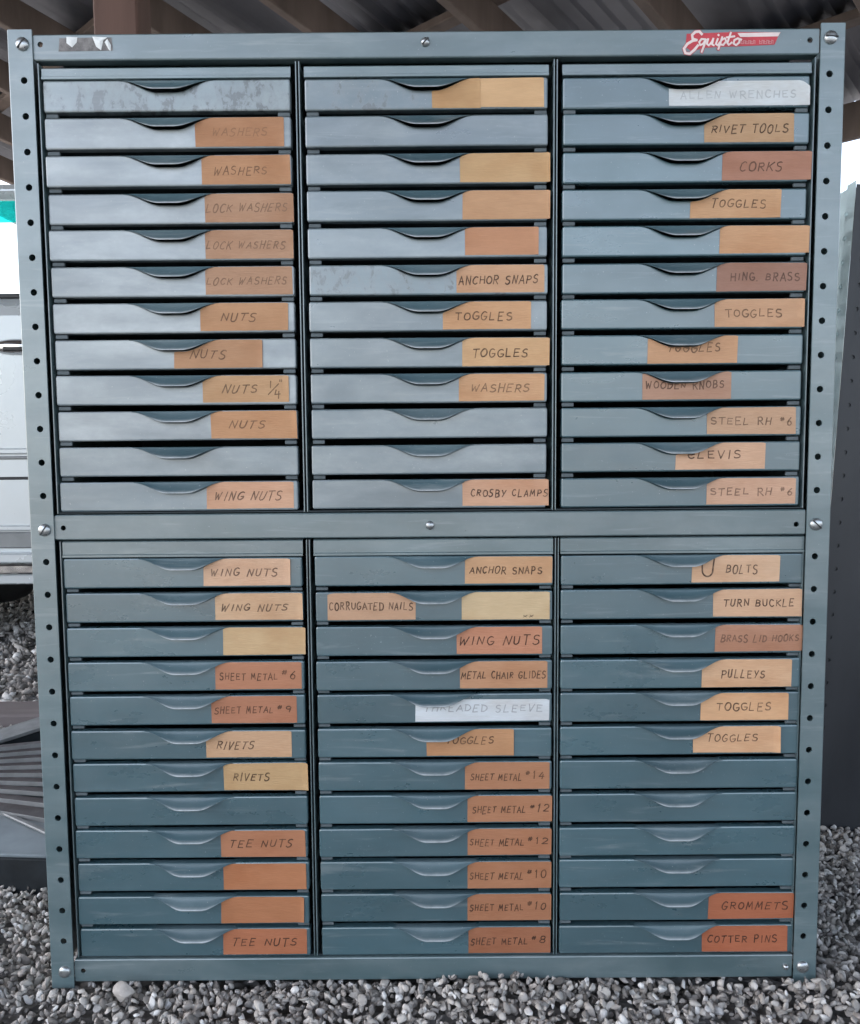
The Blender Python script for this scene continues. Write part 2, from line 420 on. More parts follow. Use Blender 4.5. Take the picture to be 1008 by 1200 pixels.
ORD = 'top second third fourth fifth sixth seventh eighth ninth tenth eleventh bottom'.split()
BANK = ['upper', 'lower']; COLN = ['left', 'middle', 'right']
FX = [[(-.424, -.151), (-.1345, .134), (.1505, .4235)], [(-.424, -.148), (-.134, .141), (.151, .431)]]
CX = [[(-.4285, -.1437), (-.1413, .1412), (.1434, .4285)], [(-.4275, -.1422), (-.1400, .1450), (.1472, .4310)]]
TOPZ = [1.0531, .5212]; STEP = [.0403, .0407]; FH = [.0336, .0348]
PROT = .0092; DIP = .0112; CUT = .0129; HALFW = .0515
def wave(s):
    t = max(0, min(1, (1-abs(s))/.80)); return t*t*(3-2*t)*(.93+.07*(1-s*s))

STYLE = {(0,0,0): 'pitted', (0,1,0): 'pit_light', (0,1,5): 'pit_light', (0,0,10): 'scuffed', (0,0,11): 'scuffed'}
for r in range(1, 10): STYLE[0, 0, r] = 'residue'
for r in range(1, 12): STYLE.setdefault((0, 1, r), 'scuffed')

def style_of(k): return M[STYLE.get(k, 'paint')]

# ---- marker handwriting: strokes on a unit box
import math as _m
def arc(cx, cy_, rx, ry, a0, a1, n=9): return [(cx+rx*_m.cos(_m.radians(a0+(a1-a0)*i/(n-1))), cy_+ry*_m.sin(_m.radians(a0+(a1-a0)*i/(n-1)))) for i in range(n)]
GL = {
 'A': [[(0, 0), (.45, 1), (.9, 0)], [(.16, .36), (.76, .36)]],
 'B': [[(.08, 0), (.1, 1)], [(.1, 1)]+arc(.35, .76, .38, .24, 90, -90)+[(.1, .52)], [(.1, .52)]+arc(.4, .26, .42, .26, 90, -90)+[(.08, 0)]],
 'C': [arc(.52, .5, .46, .5, 50, 315, 12)],
 'D': [[(.1, 0), (.1, 1)], [(.0, 1)]+arc(.3, .5, .58, .5, 80, -80, 11)+[(.0, 0)]],
 'E': [[(.78, .98), (.1, 1), (.08, 0), (.8, .02)], [(.1, .52), (.62, .54)]],
 'G': [arc(.5, .5, .46, .5, 50, 330, 12)+[(.92, .42), (.5, .42)]],
 'H': [[(.08, 0), (.1, 1)], [(.82, 0), (.84, 1)], [(.1, .5), (.82, .53)]],
 'I': [[(.3, 0), (.34, 1)]],
 'K': [[(.1, 0), (.1, 1)], [(.82, 1), (.14, .45)], [(.3, .56), (.86, 0)]],
 'L': [[(.12, 1), (.08, 0), (.78, .03)]],
 'M': [[(0, 0), (.14, 1), (.46, .3), (.8, 1), (.95, 0)]],
 'N': [[(.06, 0), (.12, 1), (.78, .02), (.84, 1)]],
 'O': [arc(.45, .5, .43, .5, 100, 465, 15)],
 'P': [[(.1, 0), (.12, 1)], [(.02, .97)]+arc(.4, .74, .4, .26, 85, -90)+[(.1, .47)]],
 'R': [[(.1, 0), (.12, 1)], [(.02, .97)]+arc(.4, .75, .36, .25, 85, -90)+[(.12, .5)], [(.35, .5), (.86, 0)]],
 'S': [arc(.45, .76, .36, .24, 40, 230, 9)+arc(.42, .25, .40, .26, 75, -150, 10)],
 'T': [[(.42, 0), (.45, 1)], [(.0, .98), (.88, 1)]],
 'U': [[(.08, 1), (.08, .35)]+arc(.42, .3, .34, .3, 180, 350, 9)+[(.8, 1)]],
 'V': [[(.0, 1), (.4, 0), (.82, 1)]],
 'W': [[(0, 1), (.2, 0), (.46, .72), (.7, 0), (.98, 1)]],
 'Y': [[(.05, 1), (.42, .5)], [(.82, 1), (.3, 0)]],
 '.': [[(.2, .0), (.28, .05)]],
 '#': [[(.25, .55), (.34, 1.05)], [(.52, .55), (.6, 1.05)], [(.12, .7), (.72, .74)], [(.14, .88), (.74, .92)]],
 '0': [arc(.36, .5, .32, .5, 90, 450, 13)],
 '1': [[(.2, .8), (.42, 1), (.36, 0)]],
 '2': [arc(.4, .72, .32, .28, 160, -30, 8)+[(.08, .02), (.78, .04)]],
 '4': [[(.5, 1), (.05, .38), (.75, .4)], [(.58, .7), (.5, 0)]],
 '6': [[(.6, 1), (.25, .62)]+arc(.38, .28, .28, .28, 150, 510, 12)],
 '8': [arc(.4, .75, .26, .25, -90, 270, 11), arc(.4, .26, .32, .26, 90, 450, 11)],
 '9': [arc(.38, .72, .28, .26, 0, 360, 11)+[(.6, .5), (.5, 0)]],
 '/': [[(.8, 1.0), (.05, 0)]],
 'x': [[(0, 0), (.7, .6)], [(0, .6), (.6, 0)]],
}
ADV = {'I': .62, ' ': .75, '.': .55, 'M': 1.15, 'W': 1.2, '1': .7, '#': .85}
def ribbon(b, pts, wd, y, mi):
    """one pen stroke as a flat strip in the plane y"""
    P = [Vector((p[0], p[1])) for p in pts]
    if len(P) < 2: return
    Q = [P[0]]
    for a, c in zip(P, P[1:]):
        if (c-Q[-1]).length > 1e-6: Q.append(c)
    for i in range(1, len(Q)-1):          # a sharp turn starts a fresh strip
        if (Q[i]-Q[i-1]).normalized().dot((Q[i+1]-Q[i]).normalized()) < -.1:
            ribbon(b, Q[:i+1], wd, y, mi); ribbon(b, Q[i:], wd*.97, y-.000004, mi); return
    L, Rr_ = [], []
    for i, p in enumerate(Q):
        t = Vector((0, 0))
        if i > 0: t += (p-Q[i-1]).normalized()
        if i < len(Q)-1: t += (Q[i+1]-p).normalized()
        if t.length < .35: t = (p-Q[i-1]).normalized() if i else (Q[1]-p).normalized()
        t.normalize(); nrm = Vector((-t.y, t.x))
        h = wd*.5*(1 if 0 < i < len(Q)-1 else .85)
        L.append(p+nrm*h); Rr_.append(p-nrm*h)
    e0 = (Q[0]-Q[1]).normalized()*wd*.3; e1 = (Q[-1]-Q[-2]).normalized()*wd*.3
    L[0] += e0; Rr_[0] += e0; L[-1] += e1; Rr_[-1] += e1
    b.add([(p.x, y, p.y) for p in L]+[(p.x, y, p.y) for p in Rr_], [(i, i+1, len(Q)+i+1, len(Q)+i) for i in range(len(Q)-1)], mi)
def write(b, text, x0, x1, zc, h, y, rg, wd=.0014, slant=.12, mi=1, clip=None):
    adv = [ADV.get(ch, 1.0) for ch in text]; tot = sum(adv)-.15; k = (x1-x0)/tot
    x = x0; k2 = 0
    base = rg.uniform(-.0004, .0004); tilt = rg.uniform(-.012, .012)
    for ch, a in zip(text, adv):
        if ch != ' ':
            hh = h*rg.uniform(.84, 1.14); ww = k*a*.80*rg.uniform(.9, 1.06); dz = rg.uniform(-.0007, .0007)+base
            sl = slant+rg.uniform(-.09, .09)
            for st in GL[ch]:
                pts = []
                for u, v_ in st:
                    px = x + (u/(1.0 if a >= 1 else 1.0))*ww/max(a, .62 if ch == 'I' else a)*(a if a < 1 else 1) + sl*(v_-.5)*hh
                    pz = zc + (v_-.5)*hh + dz + tilt*(px-(x0+x1)/2)
                    if clip: pz = min(pz, clip(px))
                    pts.append((px+rg.uniform(-.00022, .00022), pz+rg.uniform(-.00022, .00022)))
                k2 += 1
                ribbon(b, pts, wd*rg.uniform(.85, 1.15), y-.000012*(k2 % 7), mi)
        x += k*a

def make_drawer(sec, c, r, tapes):
    x0, x1 = FX[sec][c]; zt = TOPZ[sec]-STEP[sec]*r + rnd.uniform(-.0006, .0006); zb = zt-FH[sec]
    yf = .0045 + rnd.uniform(-.0012, .0009) - (.0018 if rnd.random() < .12 else 0)
    lean = rnd.uniform(-.0022, .0022)
    xm = (x0+x1)/2 - (.0 if sec == 0 else .0)
    fx = rnd.uniform(-.0006, .0006); x0 += fx; x1 += fx
    kind = style_of((sec, c, r))
    xs = [x0, x0+.0006, x0+.0018] + [x0+.0018+(xm-HALFW-x0-.0018)*i/4 for i in range(1, 4)]
    xs += [xm-HALFW+2*HALFW*i/36 for i in range(37)]
    xs += [xm+HALFW+(x1-.0018-xm-HALFW)*i/4 for i in range(1, 4)] + [x1-.0018, x1-.0006, x1]
    rows = []
    for x in xs:
        e = min(x-x0, x1-x)
        dy = .0016 if e < 1e-6 else (.0005 if e < .001 else 0)
        dz = .0022 if e < 1e-6 else (.0007 if e < .001 else 0)
        wv = wave((x-xm)/HALFW) if abs(x-xm) < HALFW else 0
        top = zt-dz-CUT*wv; bot = zb+dz; y = yf+dy
        inn = .009*(1-wv)
        rows.append([(x, y+.011, bot), (x, y+.0018, bot), (x, y+.0005, bot+.0005), (x, y, bot+.0018), (x, y, bot+(top-bot)*.5), (x, y, top-.0016), (x, y+.0004, top-.0005), (x, y+.0014, top), (x, y+.0014+inn, top-.0002)])
    rows = [[(x, y, z+lean*(x-xm)) for x, y, z in row] for row in rows]
    b = MB().grid(rows, 0, False)
    for row in (rows[0], rows[-1]):      # side returns
        b.add(row[1:8]+[(row[7][0], yf+.011, row[7][2]), (row[1][0], yf+.011, row[1][2])], [tuple(range(9))])
    # the tray behind the front
    tx0, tx1, ty0, ty1, tz0, tz1 = x0+.004, x1-.004, yf+.0112, .285, zb+.0012, zt-.004
    th = .0009
    b.box(tx0, tx1, ty0, ty1, tz0, tz0+th, 1)
    for a, b2 in ((tx0, tx0+th), (tx1-th, tx1)): b.box(a, b2, ty0, ty1, tz0+th, tz1, 1)
    b.box(tx0+th, tx1-th, ty1-th, ty1, tz0+th, tz1, 1)
    d = b.build('drawer', [kind, M['inside']], cab)
    # hooded pull pressed out of the sheet: open underneath
    G = []
    nt_ = 9
    for j in range(nt_+1):
        t = j/nt_; row = []
        for i in range(41):
            s = -1+2*i/40; wv = wave(s)
            yo = -PROT*(wv**.85)*(t**1.7)
            row.append((xm+HALFW*s, yf-.0003+yo, zt-.0007-DIP*wv*t+lean*HALFW*s))
        G.append(row)
    back = [(p[0], yf+.009, p[2]+.0004) for p in G[0]]
    lip = [(p[0], p[1]-.0004*wave(-1+2*i/40), p[2]-.0011*wave(-1+2*i/40)) for i, p in enumerate(G[-1])]
    und = [(p[0], p[1]+.0010*wave(-1+2*i/40), p[2]+.0002) for i, p in enumerate(lip)]
    und2 = [(p[0], p[1]+.0012*wave(-1+2*i/40), p[2]-.0002) for i, p in enumerate(G[-3])]
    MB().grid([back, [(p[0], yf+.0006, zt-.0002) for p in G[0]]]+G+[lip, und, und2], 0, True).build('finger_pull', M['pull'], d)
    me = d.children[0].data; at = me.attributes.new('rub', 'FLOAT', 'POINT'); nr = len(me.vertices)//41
    at.data.foreach_set('value', [min(1, max(0, (wave(-1+2*(i % 41)/40)-.5)/.5)) * min(1, max(0, (i//41-9.6)/1.8)) for i in range(len(me.vertices))])  # mask of the painted glint, strongest at the middle of the lip
    words = []
    for n_, (L, Rr_, colr, text, a, b3, ink) in enumerate(tapes):
        rg = random.Random(sec*1000+c*100+r*7+n_)
        white = min(colr) > 200
        tx0, tx1 = x0-fx+L/1000, x0-fx+Rr_/1000
        tx1 = min(tx1, x1+.0028); 
        zl = zb + rg.uniform(.0012, .0026); zh = zt - rg.uniform(.0004, .0014)
        if white: zl = zb+.0022; zh = zt-.0052 if sec == 0 else zt-.0066
        sk = rg.uniform(-.0007, .0007)
        N = 40; ytape = yf-.00035-.00012*n_
        clip = lambda x: min(zh, zt-.0009+lean*(x-xm)-CUT*(wave((x-xm)/HALFW) if abs(x-xm) < HALFW else 0))
        tops, bots = [], []
        for i in range(N+1):
            x = tx0+(tx1-tx0)*i/N
            z_ = clip(x)+sk*((i/N)-.5)*(1 if abs(x-xm) > HALFW else 0)
            if i in (0, N): z_ -= .0009
            if white and sec == 0 and i > N*.94: z_ -= .006*(i/N-.94)/.06
            tops.append((x+rg.uniform(-.0002, .0002)*(i in (0, N)), ytape, z_)); bots.append((x+(.0006*sk/.0007 if i in (0, N) else 0), ytape, zl-sk*(i/N-.5)+rg.uniform(-.0001, .0001)))
        if sec == 1 and c == 1 and r == 1 and n_ == 0:       # its upper left corner has let go of the steel
            for i in range(3): x, y, z = tops[i]; tops[i] = (x, y, z-.0004*(3-i))
        cur = rg.choice((0, .0006, .0012, .002)) if (not text or b3 < Rr_-11) else 0; cz = rg.uniform(.2, 1)
        for i in range(N-3, N+1):
            k_ = ((i-N+4)/4)**2*cur
            tops[i] = (tops[i][0], tops[i][1]-k_, tops[i][2]); bots[i] = (bots[i][0], bots[i][1]-k_*cz, bots[i][2])
        mid = [((p[0]+q_[0])/2, min(p[1], q_[1])*.35+max(p[1], q_[1])*.65, (p[2]+q_[2])/2) for p, q_ in zip(tops, bots)]
        tb = MB().grid([[(p[0], yf+.0001, p[2]) for p in bots], bots, mid, tops, [(p[0], max(p[1]+.0004, yf+.0001 if p[1] > ytape-.001 else -9), p[2]) for p in tops]], 0, False)
        if text:
            zc = (zl+zh)/2 - .0005 + rg.uniform(-.0006, .0006); h = (.0088 if len(text) < 10 else .0080)*rg.uniform(.93, 1.08)
            if (sec, c, r) == (1, 1, 2): h = .0108
            sln = rg.uniform(.22, .42) if c == 0 else rg.uniform(.0, .24)
            if (sec, c, r) in ((0, 2, 7), (0, 2, 8), (0, 2, 10), (1, 1, 4), (1, 1, 5), (1, 2, 5)): zc += .0022
            wr_x0, wr_x1 = x0-fx+a/1000, x0-fx+b3/1000
            yy = ytape-.00010
            cl = lambda x: clip(x)-.0008
            num = text.split('#')
            if text.startswith('SHEET'):
                xs_ = wr_x0+(wr_x1-wr_x0)*(.72 if len(num[1]) > 1 else .78)
                write(tb, num[0].strip(), wr_x0, xs_-.003, zc-.0006, h*.95, yy, rg, .0013, clip=cl)
                write(tb, '#'+num[1], xs_, wr_x1, zc+.0012, h*1.08, yy, rg, .0014, clip=cl)
            else:
                write(tb, text, wr_x0, wr_x1, zc, h, yy, rg, .00145 if ink > .6 else .0013, sln, clip=cl)
            if (sec, c, r) == (0, 0, 8):      # the fraction one quarter with its inch mark
                e = x0-fx+.2445
                for pts in ([(e, zc+.009), (e-.0005, zc+.0015)], [(e+.009, zc+.006), (e-.003, zc-.006)], [(e+.006, zc-.001), (e+.0045, zc-.006), (e+.0105, zc-.0055)], [(e+.009, zc-.0025), (e+.0085, zc-.0105)], [(e+.0105, zc+.0105), (e+.0103, zc+.0085)], [(e+.0125, zc+.0105), (e+.0123, zc+.0085)]): ribbon(tb, pts, .0014, yy, 1)
            if (sec, c, r) == (1, 2, 0):      # a tall drawn U before the word
                e = x0-fx+.163
                ribbon(tb, [(e, zh-.004), (e+.0004, zc-.001)]+[(e+.0065-.0062*_m.cos(_m.radians(20+k*14)), zc-.001-.0075*_m.sin(_m.radians(20+k*14))) for k in range(11)]+[(e+.0128, zc+.002), (e+.0142, zh-.003)], .0019, yy, 1)
            words.append(text)
        elif (sec, c, r) == (1, 1, 1):
            write(tb, 'xx', tx0+.072, tx0+.085, zl+.0045, .004, ytape-.0001, rg, .0009)
            ink = .75
        o = tb.build('tape_label', [M['tape'], M['ink']], d)
        o.color = lin(tuple((.90 if white else .945)*(v_+(sum(colr)/3-v_)*.12) for v_ in colr))+(min(1, ink*1.12) if ink else .7,)
        cn = 'white paper strip' if white else ('pale cream tape' if colr[2] > 135 and colr[0] > 210 else 'rust orange tape' if colr[2] < 96 else 'tan masking tape')
        o['label'] = cn + ((' reading ' + text) if text else ' left blank')
    d['label'] = ('drawer marked ' + ' and '.join(words) if words else ('drawer with blank tape' if tapes else 'bare drawer front')) + f', {ORD[r]} in the {COLN[c]} column of the {BANK[sec]} bank'
    return d

TAPES = [
(0, 0, 1, 167.1, 265.5, (190, 135, 95), 'WASHERS', 186.9, 248.4, 0.35),
(0, 0, 2, 173.4, 272.2, (196, 142, 100), 'WASHERS', 187.7, 247.5, 0.6),
(0, 0, 3, 175.1, 274.2, (190, 145, 112), 'LOCK WASHERS', 177.0, 268.5, 0.5),
(0, 0, 4, 174.9, 273.4, (190, 145, 112), 'LOCK WASHERS', 176.8, 265.7, 0.5),
(0, 0, 5, 173.7, 271.6, (190, 145, 112), 'LOCK WASHERS', 175.6, 266.8, 0.5),
(0, 0, 6, 166.7, 265.9, (200, 148, 105), 'NUTS', 190.8, 231.2, 0.7),
(0, 0, 7, 135.5, 236.0, (195, 145, 105), 'NUTS', 154.8, 196.4, 0.7),
(0, 0, 8, 167.1, 265.1, (205, 160, 115), 'NUTS', 190.4, 231.2, 0.7),
(0, 0, 9, 174.7, 273.0, (205, 150, 105), 'NUTS', 197.0, 238.9, 0.65),
(0, 0, 11, 168.3, 268.3, (222, 170, 135), 'WING NUTS', 178.1, 255.6, 0.75),
(0, 1, 0, 140.0, 193.7, (205, 160, 110), '', 0, 0, 0),
(0, 1, 0, 191.8, 263.5, (225, 180, 130), '', 0, 0, 0),
(0, 1, 2, 170.7, 272.3, (212, 170, 120), '', 0, 0, 0),
(0, 1, 3, 173.4, 272.5, (208, 158, 115), '', 0, 0, 0),
(0, 1, 4, 176.1, 258.3, (205, 145, 105), '', 0, 0, 0),
(0, 1, 5, 166.3, 265.1, (215, 165, 125), 'ANCHOR SNAPS', 169.2, 259.4, 0.85),
(0, 1, 6, 150.7, 249.9, (218, 165, 118), 'TOGGLES', 165.1, 230.6, 0.8),
(0, 1, 7, 172.7, 271.2, (222, 175, 125), 'TOGGLES', 184.3, 248.0, 0.85),
(0, 1, 8, 168.6, 265.6, (220, 168, 122), 'WASHERS', 183.1, 250.0, 0.65),
(0, 1, 11, 171.9, 270.9, (222, 170, 135), 'CROSBY CLAMPS', 181.7, 270.9, 0.85),
(0, 2, 0, 117.0, 272.5, (225, 232, 235), 'ALLEN WRENCHES', 130.2, 259.3, 0.3),
(0, 2, 1, 156.4, 255.7, (200, 160, 120), 'RIVET TOOLS', 164.9, 250.9, 0.85),
(0, 2, 2, 177.1, 276.7, (185, 130, 105), 'CORKS', 197.0, 245.4, 0.75),
(0, 2, 3, 142.7, 243.6, (215, 165, 120), 'TOGGLES', 166.5, 228.4, 0.75),
(0, 2, 4, 175.9, 276.2, (218, 165, 120), '', 0, 0, 0),
(0, 2, 5, 173.8, 274.5, (170, 125, 105), 'HING. BRASS', 189.2, 267.8, 0.7),
(0, 2, 6, 171.8, 272.8, (215, 165, 125), 'TOGGLES', 184.3, 248.8, 0.7),
(0, 2, 7, 97.3, 198.7, (212, 160, 118), 'TOGGLES', 119.5, 181.3, 0.7),
(0, 2, 8, 92.0, 192.8, (190, 145, 118), 'WOODEN KNOBS', 95.9, 186.0, 0.75),
(0, 2, 9, 165.5, 266.7, (208, 165, 130), 'STEEL RH #6', 170.4, 264.7, 0.7),
(0, 2, 10, 131.2, 233.7, (222, 175, 140), 'CLEVIS', 144.8, 207.3, 0.85),
(0, 2, 11, 167.1, 269.0, (218, 170, 138), 'STEEL RH #6', 171.1, 267.1, 0.65),
(1, 0, 0, 161.8, 262.5, (225, 180, 145), 'WING NUTS', 170.6, 248.7, 0.75),
(1, 0, 1, 173.5, 275.5, (222, 180, 140), 'WING NUTS', 181.4, 259.7, 0.8),
(1, 0, 2, 182.3, 282.7, (215, 178, 130), '', 0, 0, 0),
(1, 0, 3, 172.2, 272.9, (195, 130, 95), 'SHEET METAL #6', 177.2, 269.0, 0.8),
(1, 0, 4, 166.0, 266.1, (190, 125, 92), 'SHEET METAL #9', 170.0, 263.1, 0.8),
(1, 0, 5, 158.8, 259.3, (215, 170, 130), 'RIVETS', 171.9, 216.1, 0.85),
(1, 0, 6, 177.8, 277.5, (205, 165, 115), 'RIVETS', 189.9, 233.2, 0.85),
(1, 0, 8, 172.4, 272.9, (190, 125, 88), 'TEE NUTS', 183.6, 259.7, 0.85),
(1, 0, 9, 174.3, 273.1, (195, 125, 82), '', 0, 0, 0),
(1, 0, 10, 171.1, 270.2, (190, 122, 80), '', 0, 0, 0),
(1, 0, 11, 171.9, 272.4, (190, 115, 78), 'TEE NUTS', 183.2, 262.2, 0.9),
(1, 1, 0, 174.0, 274.7, (215, 165, 120), 'ANCHOR SNAPS', 179.9, 263.8, 0.85),
(1, 1, 1, 14.3, 116.4, (205, 160, 125), 'CORRUGATED NAILS', 16.3, 114.4, 0.8),
(1, 1, 1, 169.9, 271.9, (220, 190, 145), '', 0, 0, 0),
(1, 1, 2, 163.7, 263.1, (208, 140, 105), 'WING NUTS', 167.7, 262.1, 0.9),
(1, 1, 3, 167.5, 269.2, (205, 150, 110), 'METAL CHAIR GLIDES', 169.5, 268.2, 0.85),
(1, 1, 4, 115.3, 272.4, (228, 234, 238), 'THREADED SLEEVE', 125.3, 265.4, 0.45),
(1, 1, 5, 127.9, 230.4, (200, 145, 100), 'TOGGLES', 151.0, 208.3, 0.75),
(1, 1, 6, 173.0, 272.7, (190, 130, 92), 'SHEET METAL #14', 180.0, 268.7, 0.85),
(1, 1, 7, 175.8, 275.9, (190, 128, 90), 'SHEET METAL #12', 181.9, 274.9, 0.85),
(1, 1, 8, 175.7, 275.1, (188, 125, 88), 'SHEET METAL #12', 178.7, 273.1, 0.85),
(1, 1, 9, 175.5, 275.3, (186, 124, 86), 'SHEET METAL #10', 178.6, 272.2, 0.85),
(1, 1, 10, 175.3, 275.4, (180, 118, 82), 'SHEET METAL #10', 178.4, 272.4, 0.85),
(1, 1, 11, 176.2, 274.6, (172, 108, 75), 'SHEET METAL #8', 179.3, 271.5, 0.9),
(1, 2, 0, 151.6, 253.2, (228, 185, 148), 'BOLTS', 191.1, 228.6, 0.85),
(1, 2, 1, 176.1, 279.0, (225, 178, 140), 'TURN BUCKLE', 188.9, 271.1, 0.9),
(1, 2, 2, 179.8, 281.2, (195, 140, 110), 'BRASS LID HOOKS', 186.8, 278.2, 0.65),
(1, 2, 3, 164.7, 269.4, (228, 180, 138), 'PULLEYS', 187.6, 239.5, 0.85),
(1, 2, 4, 164.5, 267.5, (232, 178, 130), 'TOGGLES', 183.5, 248.5, 0.8),
(1, 2, 5, 156.2, 258.6, (228, 175, 130), 'TOGGLES', 173.3, 233.5, 0.8),
(1, 2, 10, 178.3, 280.4, (185, 105, 70), 'GROMMETS', 194.6, 274.3, 0.85),
(1, 2, 11, 170.9, 273.4, (188, 105, 70), 'COTTER PINS', 178.1, 262.1, 0.9),
]
by = {}
for s_, c_, r_, *rest in TAPES: by.setdefault((s_, c_, r_), []).append(tuple(rest))

for sec in (0, 1):
    ztop = [1.0715, .5415][sec]; zbot = [.5740, .0382][sec]
    for c in range(3):
        a, b_ = CX[sec][c]; b = MB(); t = .0011
        b.box(a, a+t, .0042, .30, zbot, ztop, 2); b.box(b_-t, b_, .0042, .30, zbot, ztop, 2)
        b.box(a+t, b_-t, .299, .30, zbot, ztop, 1)
        b.box(a+t, b_-t, .0058, .30, zbot, zbot+.0009, 1)
        # head strip above the first drawer, with a folded lower edge
        hz1 = ztop-(.0 if sec else .0045); hz0 = TOPZ[sec]+.0012
        f0, f1 = FX[sec][c]; y = .0052
        b.grid([[(f0-.0008, yy, zz), (f1+.0008, yy, zz)] for yy, zz in ((.03, hz1), (y+.0012, hz1), (y, hz1-.0012), (y, hz0+.0038), (y-.0012, hz0+.0030), (y-.0012, hz0+.0006), (y, hz0), (.02, hz0+.0005))], 0, False)
        for r in range(12):             # runner ears that show at both ends of each slot
            zt = TOPZ[sec]-STEP[sec]*r; z1 = zt-FH[sec]-.0010; z0 = z1-(STEP[sec]-FH[sec])+.0024
            if r < 11:
                for e0, e1 in ((f0+.001, f0+.0145), (f1-.0145, f1-.001)):
                    b.bbox(e0, e1, .0074, .0110, z0, z1, .0005, 3)
        cs = b.build('drawer_case', [M['frame'], M['inside'], M['frame'], M['runner']], cab)
        for r in range(12): make_drawer(sec, c, r, by.get((sec, c, r), []))

# ---- the red brand decal and the torn sticker on the top rail
S = .001/4.8
def dz_(px, py): return (.2815+(px-100)*S*1.0*.972, 1.0995-(py-25)*S*1.0*.86)
SCRIPT = [[(200,48),(186,32),(164,34),(147,52),(150,74),(172,82),(150,86),(122,104),(104,132),(112,158),(136,162),(160,140),(180,112)],
 [(218,78),(198,76),(186,94),(192,112),(208,104),(222,78),(212,116),(200,152)],
 [(234,76),(227,104),(238,114),(256,92),(262,74),(256,108),(266,114)], [(286,76),(276,106),(286,114),(298,96)], [(288,52),(291,55)],
 [(310,66),(290,136)], [(306,84),(324,72),(332,90),(316,112),(300,108)], [(356,40),(338,100),(346,112),(362,98)], [(334,68),(376,62)],
 [(394,74),(376,84),(372,104),(386,114),(402,98),(404,80),(394,74),(414,82)]]
b = MB(); yd = .0022-.0003
band = [dz_(*p) for p in ((118,44),(385,36),(626,40),(612,66),(594,112),(405,120),(300,122),(205,128),(150,150),(112,120))]
b.add([(p[0], yd, p[1]) for p in band], [tuple(range(len(band)))], 0)
for k, st in enumerate(SCRIPT): ribbon(b, [dz_(*p) for p in st], .0042, yd-.00004-.00001*k, 0)
for k, st in enumerate(SCRIPT): ribbon(b, [dz_(*p) for p in st], .0024 if k else .0030, yd-.00025-.00001*k, 1)
bar = [dz_(*p) for p in ((392,43),(624,40),(612,64),(408,66))]
b.add([(p[0], yd-.0002, p[1]) for p in bar], [(0, 1, 2, 3)], 1)
rg = random.Random(2)
for wx0, wx1 in ((412, 492), (512, 590)):
    n_ = 6
    for k in range(n_):
        x = wx0+(wx1-wx0)*k/n_; wd_ = (wx1-wx0)/n_*.72
        for st in (([(x, 86), (x, 106)], [(x, 86), (x+wd_, 88)], [(x+wd_*.9, 88), (x+wd_*.9, 106)]) if k % 2 else ([(x, 86), (x, 106), (x+wd_, 105)], [(x, 95), (x+wd_*.8, 95)])):
            ribbon(b, [dz_(*p) for p in st], .0009, yd-.0002, 2)
o = b.build('brand_decal', [M['decal_red'], M['decal_white'], M['decal_pink']], cab)
o['label'] = 'red decal with white script lettering on the top rail'
b = MB()
def tz(px, py): return (-.4035+(px-437)/6.3*.001*.936, 1.0972-(py-98)/6.3*.00098)
b.add([(p[0], yd, p[1]) for p in [tz(*p) for p in ((446,100),(640,98),(832,98),(838,186),(436,190))]], [(0, 1, 2, 3, 4)], 0)
for k, poly in enumerate((((500,92),(580,96),(574,130),(538,164),(498,134)), ((690,92),(800,98),(770,120),(752,186),(716,160)), ((800,108),(826,150),(822,192),(806,178),(780,130)))):
    P = [tz(*p) for p in poly]; cx_ = sum(p[0] for p in P)/len(P); cz_ = sum(p[1] for p in P)/len(P)
    b.add([(p[0], yd-.0003, p[1]) for p in P]+[(cx_, yd-.0016, cz_)], [(i, (i+1) % len(P), len(P)) for i in range(len(P))], 1)
o = b.build('torn_sticker', [M['sticker_grey'], M['paper_white']], cab)
o['label'] = 'torn remains of a metallic sticker'

# ------------------------------------------------------------------ the open shed over it all
M['roofsheet'] = simple('old_galvanised_sheet', (.115, .115, .13), .5, .35, .45, 1.6, bump=.2, bscale=9)
M['timber'] = simple('rough_brown_timber', (.12, .092, .078), .8, 0, .3, 8, .3, .4, 30, (1, 1, .2))
M['postwood'] = simple('stained_post_timber', (.115, .068, .055), .75, 0, .25, 6, .3, .4, 30, (1, 1, .12))
YC = .9732; ZR = 3.0; DROP = .2475; SQ = math.sqrt(.5)
def shed(u, v, dz=0): return Vector(((u+v)*SQ, (u-v)*SQ-YC, ZR-DROP*u+dz))     # u runs down the slope, v along the eaves
car_port = empty('open_shed', tuple(shed(.86, -1.75) - Vector((0, 0, shed(.86, -1.75).z))), 0, 'open timber shed with a sloping metal roof on brown posts above the cabinet', 'shed')
def loc(o):       # children keep their world coordinates
    o.matrix_parent_inverse = Matrix.Translation(-car_port.location); return o
UA, UB, VA, VB = -3.9, 3.90, -6.2, 3.4
b = MB(); NV = 240
rowA, rowB, rowC, rowD = [], [], [], []
for i in range(NV+1):
    v = VA+(VB-VA)*i/NV; h = .009*math.sin(2*math.pi*v/.0762)+.02
    rowA.append(shed(UA, v, h)); rowB.append(shed(UB, v, h)); rowC.append(shed(UA, v, h+.0008)); rowD.append(shed(UB, v, h+.0008))
b.grid([rowA, rowB, rowD, rowC, rowA], 0, True)
loc(b.build('roof_sheet', M['roofsheet'], car_port))
def beam(name, p0, p1, wd, ht, mat, top=0):
    """square timber from p0 to p1; its top face lies `top` above the line"""
    d = (p1-p0); L = d.length; d.normalize(); side = d.cross(Vector((0, 0, 1))).normalized(); up = side.cross(d)
    mt = Matrix((d, side, up)).transposed().to_4x4(); mt.translation = p0
    return loc(MB().bbox(0, L, -wd/2, wd/2, top-ht, top, .004, 0, mt).build(name, mat, car_port))
v = -2.79-.61*5
